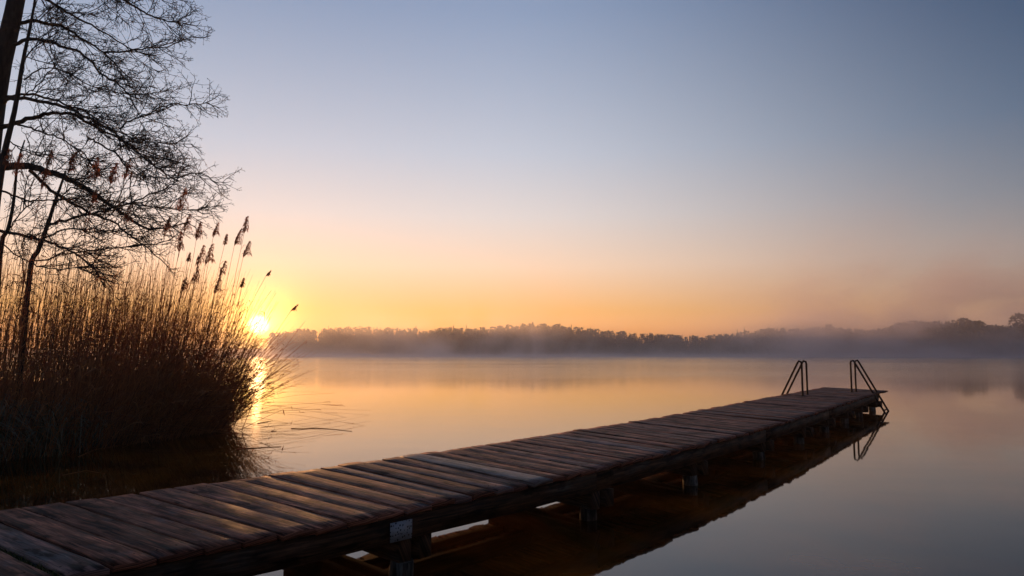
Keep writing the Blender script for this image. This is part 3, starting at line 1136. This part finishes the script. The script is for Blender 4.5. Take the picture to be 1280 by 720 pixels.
PLUMES = [  # tip x, tip y, plume length, droop, depth, label
    (227, 250, 0.46, 0.35, 14.0, 'tallest dark plumed reed in front of the branch tips'),
    (232, 279, 0.36, 0.7, 14.6, 'drooping reed plume just below the tallest one'),
    (226, 303, 0.38, -0.3, 13.6, 'narrow reed plume hanging against the lowest branch tips'),
    (247, 289, 0.36, 0.4, 14.4, 'slender reed plume standing clear of the branches, first past the tallest'),
    (268, 288, 0.30, 1.0, 14.8, 'reed with a nodding two-part plume against open sky'),
    (282, 300, 0.24, 0.2, 15.0, 'small upright oval reed plume beside the big nodding one'),
    (295, 297, 0.36, 1.3, 15.0, 'reed with the broad nodding plume near the outer edge'),
    (307, 282, 0.36, 0.15, 15.2, 'sharp upright reed plume, outermost of the tall ones'),
    (306, 312, 0.36, 1.1, 15.2, 'feathery one-sided plume below the outermost upright plume'),
    (249, 321, 0.42, 0.5, 13.8, 'full reddish plume in the densest knot of plumes'),
    (259, 318, 0.40, 0.9, 14.2, 'reed plume leaning outward from the densest knot of plumes'),
    (244, 345, 0.34, 0.4, 13.4, 'lowest ragged plume under the densest knot of plumes'),
    (277, 337, 0.34, 0.9, 14.8, 'thin ragged plume midway between the dense knot and the outer plumes'),
    (270, 357, 0.34, 0.8, 14.2, 'low brown plume against the yellow sky'),
    (303, 354, 0.22, 0.3, 15.4, 'tiny dark plume alone in the yellow sky above the sun'),
    (236, 322, 0.20, 0.2, 14.8, 'thin small plume between the narrow one and the dense knot'),
    (229, 356, 0.26, 0.5, 13.2, 'short plume low in front of the standing stems'),
    (9, 199, 0.34, 0.4, 12.6, 'brown plume before the tree trunk at the picture edge'),
    (22, 206, 0.42, 0.2, 12.8, 'long hanging plume before the thick arching limb'),
    (61, 199, 0.34, 0.3, 13.0, 'highest brown plume among the twigs over the thick limb'),
    (54, 222, 0.44, 0.6, 12.6, 'bushy plume under the thick arching limb'),
    (88, 204, 0.38, 0.6, 13.0, 'dark plume where the thick limb begins to bend down'),
    (121, 214, 0.46, -0.4, 12.8, 'largest dark plume over the falling part of the thick limb'),
    (140, 218, 0.42, 0.6, 13.2, 'reddish plume right beside the largest dark one'),
    (159, 212, 0.40, 0.4, 13.4, 'pale reddish plume among twig tips, last of the upper row'),
    (118, 246, 0.26, 0.5, 12.8, 'small plume hanging below the largest dark one'),
    (157, 268, 0.36, 0.8, 13.2, 'ragged reddish plume low among the drooping twigs'),
    (208, 283, 0.34, 0.6, 13.8, 'brown plume half lost in drooping twigs before the tallest reed'),
]
for (u, v, ln_, dr, Y, label) in PLUMES:
    by = 442 + FPX * EYE / Y
    single_reed('plumed_reed', (u, v), (u - 0.16 * (by - v) + random.uniform(-14, 8) * 0.5, by), Y, label, 'reeds with feathery plumes', plume=ln_, droop=dr * 0.6)

for tip, base_, Y, pl, label in [
    ((381, 402), (300, 500), 15.0, 0, 'bare reed leaning far over the lake, reaching past the sun'),
    ((384, 425), (282, 520), 14.6, 0, 'bare reed leaning low over the lake below the far treetops'),
    ((334, 342), (262, 500), 15.2, 0.14, 'thin outer reed with a bent wispy tip high over the sun'),
    ((366, 385), (290, 510), 15.4, 0.16, 'leaning reed whose small tuft tops the sun glow'),
    ((345, 366), (270, 505), 15.0, 0, 'straight thin reed leaning across the sun glow'),
    ((339, 363), (262, 498), 15.6, 0, 'second straight thin reed close beside the first in the sun glow'),
]:
    single_reed('leaning_reed', tip, base_, Y, label, 'reeds leaning over the lake', plume=pl, droop=1.2, leaves=1, bend=0.14)

for tip, base_, Y, label, hang in [
    ((354, 512), (280, 533), 15.2, 'broken reed held just over the water with a leaf hanging at its tip', True),
    ((352, 509), (250, 508), 15.6, 'long level reed lying out from the bed over the water', False),
    ((330, 496), (235, 524), 14.8, 'broken reed rising gently out of the bed towards the lake', False),
    ((300, 541), (225, 533), 14.3, 'snapped reed lying on the water at the foot of the bed', False),
    ((305, 536), (238, 528), 14.8, 'dark snapped reed floating in the tangle at the foot of the bed', False),
]:
    ro = single_reed('broken_reed', tip, base_, Y, label, 'broken reeds at the edge of the bed', leaves=0, bend=0.03, r=0.007)
    if hang:
        tipw = at_depth(tip[0], tip[1], Y) - Vector(ro.location)
        Q = np.array([[tuple(tipw), tuple(tipw + Vector((0.01, 0, -0.05))), tuple(tipw + Vector((0.03, 0, -0.12)))]])
        V, F = blades(Q, np.array([[[0.004, 0.004, 0], [0.010, 0.006, 0], [0.002, 0.001, 0]]]))
        link('leaf', quads_mesh('leaf', V, F, np.full((len(V), 2), 0.2)), M_reed, ro)

# litter floating on the lake: each lies on the water
for pts_px, label in [
    ([(364, 535.5), (378, 536), (395, 534.8), (418, 536.5), (440, 539)], 'long thin reed stalk floating clear of the reed bed'),
    ([(339, 539), (346, 538.6)], 'short dark chip of reed floating beside the broken reeds'),
    ([(322, 529), (338, 526.5)], 'faint scrap of reed floating nearest the sun glitter'),
    ([(296, 561), (352, 558)], 'thin straight stalk floating close to the jetty planks'),
    ([(98, 571), (118, 562), (160, 555)], 'pale curved stalk floating before the sedge'),
    ([(78, 594), (108, 588), (124, 591)], 'pale stalk floating on dark water close to the jetty'),
]:
    pw = [at_plane(u, v, 0.006) for u, v in pts_px]
    c0 = pw[0].lerp(pw[-1], 0.5)
    pts3 = []
    for i in range(len(pw) - 1):
        for k in range(3):
            pts3.append(pw[i].lerp(pw[i + 1], k / 3))
    pts3.append(pw[-1])
    P = np.array([[tuple(q - c0) for q in pts3]])
    V, F = tubes(P, np.linspace(0.008, 0.004, len(pts3))[None, :], 5)
    o = link('floating_stalk', quads_mesh('floating_stalk', V, F, np.full((len(V), 2), 0.45)), M_reed, loc=c0)
    tag(o, label, 'reed stalk', 'stalks floating on the lake')

# ------------------------------------------------------------------ bare trees over the reeds


def smooth_line(pts, n):
    """Catmull-Rom through 3-D points"""
    pts = [Vector(q) for q in pts]
    q = [pts[0] * 2 - pts[1]] + pts + [pts[-1] * 2 - pts[-2]]
    out = []
    m = len(pts) - 1
    for i in range(n):
        t = i / (n - 1) * m
        k = min(int(t), m - 1)
        f = t - k
        a, b_, c, d = q[k], q[k + 1], q[k + 2], q[k + 3]
        out.append(0.5 * ((2 * b_) + (c - a) * f + (2 * a - 5 * b_ + 4 * c - d) * f * f + (3 * b_ - 3 * c + d - a) * f ** 3))
    return out


def grow(parents, per_m, length, rad, spread, droop, K, start=0.12, flat=0.35):
    """side shoots from a list of (points array, length scale): returns (N,K,3)"""
    out, radii = [], []
    for pl in parents:
        seg = np.linalg.norm(np.diff(pl, axis=0), axis=1)
        total = seg.sum()
        n = max(1, int(round(total * per_m * random.uniform(0.8, 1.2))))
        cum = np.concatenate([[0], np.cumsum(seg)]) / (total + 1e-9)
        for _ in range(n):
            t = start + (1 - start) * random.random() ** 0.85
            i = min(int(np.searchsorted(cum, t)) - 1, len(seg) - 1)
            i = max(i, 0)
            f = (t - cum[i]) / (cum[i + 1] - cum[i] + 1e-9)
            c = pl[i] * (1 - f) + pl[i + 1] * f
            d = pl[i + 1] - pl[i]
            d = d / (np.linalg.norm(d) + 1e-9)
            rv = rng.normal(size=3)
            rv[1] *= 0.8
            rv[2] = rv[2] * (1 - flat) + 0.05
            rv -= d * rv.dot(d)
            rv /= np.linalg.norm(rv) + 1e-9
            ang_ = random.uniform(*spread)
            v = d * math.cos(ang_) + rv * math.sin(ang_)
            L = random.uniform(*length) * (1.12 - 0.80 * t)
            step = L / (K - 1)
            pts = [c]
            for k in range(1, K):
                q = k / (K - 1)
                v = v + np.array([0.05, 0, droop * (0.6 - 1.5 * q)]) + rng.normal(0, 0.13, 3)
                v /= np.linalg.norm(v)
                pts.append(pts[-1] + v * step)
            out.append(np.array(pts))
            radii.append(np.linspace(rad[0], rad[1], K) * random.uniform(0.8, 1.2))
    return out, radii


def tree(name, label, trunk_px, trunk_r, limbs, Y, twig=1.0, group=None):
    base = at_depth(trunk_px[0][0], trunk_px[0][1], Y)
    base.z = ground_z(base.x, base.y) - 0.1
    root = empty(name, base, label, 'tree', group)
    tp = smooth_line([Vector((base.x, base.y, base.z))] + [at_depth(u, v, Y) for u, v in trunk_px[1:]], 16)
    tl = np.array([[tuple(q - base) for q in tp]])
    V, F = tubes(tl, np.linspace(trunk_r[0], trunk_r[1], 16)[None, :], 10)
    link('trunk', quads_mesh('trunk', V, F, smooth=True), M_bark, root)
    limb_lines = []
    for (pts, r0, dy) in limbs:
        n = len(pts)
        line = smooth_line([at_depth(u, v, Y + dy * i / max(1, n - 1)) for i, (u, v) in enumerate(pts)], 4 * n)
        arr = np.array([tuple(q - base) for q in line])
        arr[1:-1] += rng.normal(0, 0.012, (len(arr) - 2, 3))
        limb_lines.append(arr)
        V, F = tubes(arr[None], np.linspace(r0, 0.010, len(arr))[None, :], 7)
        link('branch', quads_mesh('branch', V, F, smooth=True), M_bark, root)
    b1, r1 = grow(limb_lines, 6.6 * twig, (0.5, 1.6), (0.0120, 0.005), (R(28), R(62)), -0.10, 7)
    b2, r2 = grow(b1, 8.5 * twig, (0.25, 0.8), (0.0066, 0.0040), (R(30), R(65)), 0.03, 5, flat=0.2)
    b3, r3 = grow(b2, 12 * twig, (0.07, 0.26), (0.0046, 0.0034), (R(35), R(75)), 0.10, 3, flat=0.1)
    mp_ = []
    for bb, rr in ((b1, r1), (b2, r2), (b3, r3)):
        mp_.append(tubes(np.array(bb), np.array(rr), 3))
    # buds and small cones on the finest twigs
    tips = np.array([q[-1] for q in b3 + b2])
    keep = tips[rng.random(len(tips)) < 0.42]
    n = len(keep)
    dv = rng.normal(size=(n, 3)) * 0.4 + np.array([[0.1, 0, -0.5]])
    dv /= np.linalg.norm(dv, axis=1, keepdims=True)
    ln_ = rng.uniform(0.016, 0.034, n)[:, None]
    mp_.append(tubes(np.stack([keep, keep + dv * ln_ * 0.5, keep + dv * ln_], 1), np.tile(np.array([[0.003, 0.0085, 0.002]]), (n, 1)), 4))
    V, F = cat_meshes(mp_)
    link('crown', quads_mesh('crown', V, F), M_twig, root)
    return root


LIMBS = [
    ([(17, 33), (37, 26), (60, 30), (85, 36), (105, 50), (130, 66), (150, 85), (168, 104)], 0.045, 1.2),
    ([(130, 66), (160, 64), (185, 60), (207, 58), (240, 46)], 0.022, 0.8),
    ([(10, 57), (37, 50), (55, 51), (80, 59), (102, 67), (125, 90), (150, 107), (162, 120), (175, 145)], 0.042, -1.2),
    ([(24, -12), (60, 0), (82, 15), (105, 27), (130, 40), (165, 62), (190, 70)], 0.035, 0.5),
    ([(60, -30), (120, -18), (155, 0), (175, 12), (190, 20), (212, 26), (232, 27)], 0.032, -0.6),
    ([(100, -24), (150, -14), (190, -6), (235, 2)], 0.025, 1.0),
    ([(0, 129), (20, 122), (50, 127), (78, 133), (100, 142), (125, 155), (150, 172), (170, 190), (205, 214)], 0.045, -1.0),
    ([(0, 121), (30, 118), (60, 122), (85, 132), (108, 140), (130, 155), (160, 170), (190, 178), (240, 180)], 0.030, 1.6),
    ([(-2, 160), (25, 152), (48, 145), (65, 141), (92, 144), (112, 155), (140, 168), (170, 185), (215, 200)], 0.055, 0.6),
    ([(150, 162), (160, 152), (185, 142), (207, 132), (235, 130), (262, 129)], 0.018, 0.3),
    ([(22, 156), (48, 163), (72, 172), (88, 181), (107, 195), (118, 213)], 0.022, -0.8),
    ([(-6, 210), (30, 207), (60, 215), (85, 224), (107, 235), (130, 250), (150, 265), (172, 280), (197, 286), (238, 277)], 0.085, -0.8),
    ([(37, 213), (60, 234), (85, 251), (115, 267), (140, 277), (160, 292), (180, 307), (207, 330)], 0.040, 0.8),
    ([(-8, 235), (15, 243), (32, 250), (52, 251), (90, 250), (130, 262)], 0.026, 1.4),
    ([(-8, 287), (25, 294), (52, 300), (75, 307), (92, 316), (107, 327), (122, 342), (132, 360)], 0.036, -1.4),
    ([(110, 172), (125, 180), (145, 192), (157, 207), (165, 215), (187, 221), (217, 222), (250, 217), (274, 232)], 0.022, 0.4),
    ([(140, 168), (160, 180), (180, 195), (200, 212), (222, 227)], 0.020, 0.8),
    ([(130, 250), (170, 255), (210, 262), (243, 262), (262, 258)], 0.014, 0.5),
    ([(30, 100), (55, 85), (80, 90), (120, 110), (170, 118), (215, 112)], 0.016, 1.8),
]
tree('bare_tree', 'big leafless tree with a thick trunk at the picture edge and long arching limbs', [(-40, 575), (-34, 420), (-25, 300), (-13, 180), (0, 90), (14, 30), (32, -60), (48, -140)],
     (0.28, 0.14), LIMBS, 15.2)
tree('bare_tree', 'slim straight leafless trunk crossing the limbs of the big tree', [(-24, 560), (-12, 330), (3, 205), (12, 165), (20, 130), (28, 80), (36, 42), (43, 5), (48, -40)], (0.075, 0.016),
     [([(22, 125), (45, 108), (60, 92), (72, 78)], 0.012, 0.6), ([(10, 175), (30, 188), (55, 196)], 0.012, -0.5), ([(30, 75), (42, 60), (66, 45)], 0.010, 0.4)], 14.0, 0.9)
tree('bare_sapling', 'dark young leafless tree forking low among the reed tops', [(18, 560), (37, 342), (47, 315), (60, 280), (67, 257), (75, 235), (82, 214)], (0.055, 0.018),
     [([(60, 280), (92, 272), (125, 264), (160, 254), (197, 240), (222, 226)], 0.026, 0.6), ([(52, 300), (85, 286), (120, 290), (165, 285)], 0.018, -0.5),
      ([(66, 260), (84, 240), (100, 228), (140, 205)], 0.014, 0.7), ([(43, 326), (80, 318), (125, 312), (170, 308), (215, 300)], 0.016, 0.5)], 13.6, 0.7)
tree('bare_sapling', 'thin leafless sapling between the big tree trunk and the forked young tree', [(-14, 560), (0, 320), (10, 287), (17, 252), (22, 205), (31, 175)], (0.05, 0.012),
     [([(10, 287), (30, 262), (50, 246)], 0.012, 0.4), ([(4, 305), (40, 330), (75, 336), (130, 330)], 0.012, -0.4)], 13.2, 0.8)
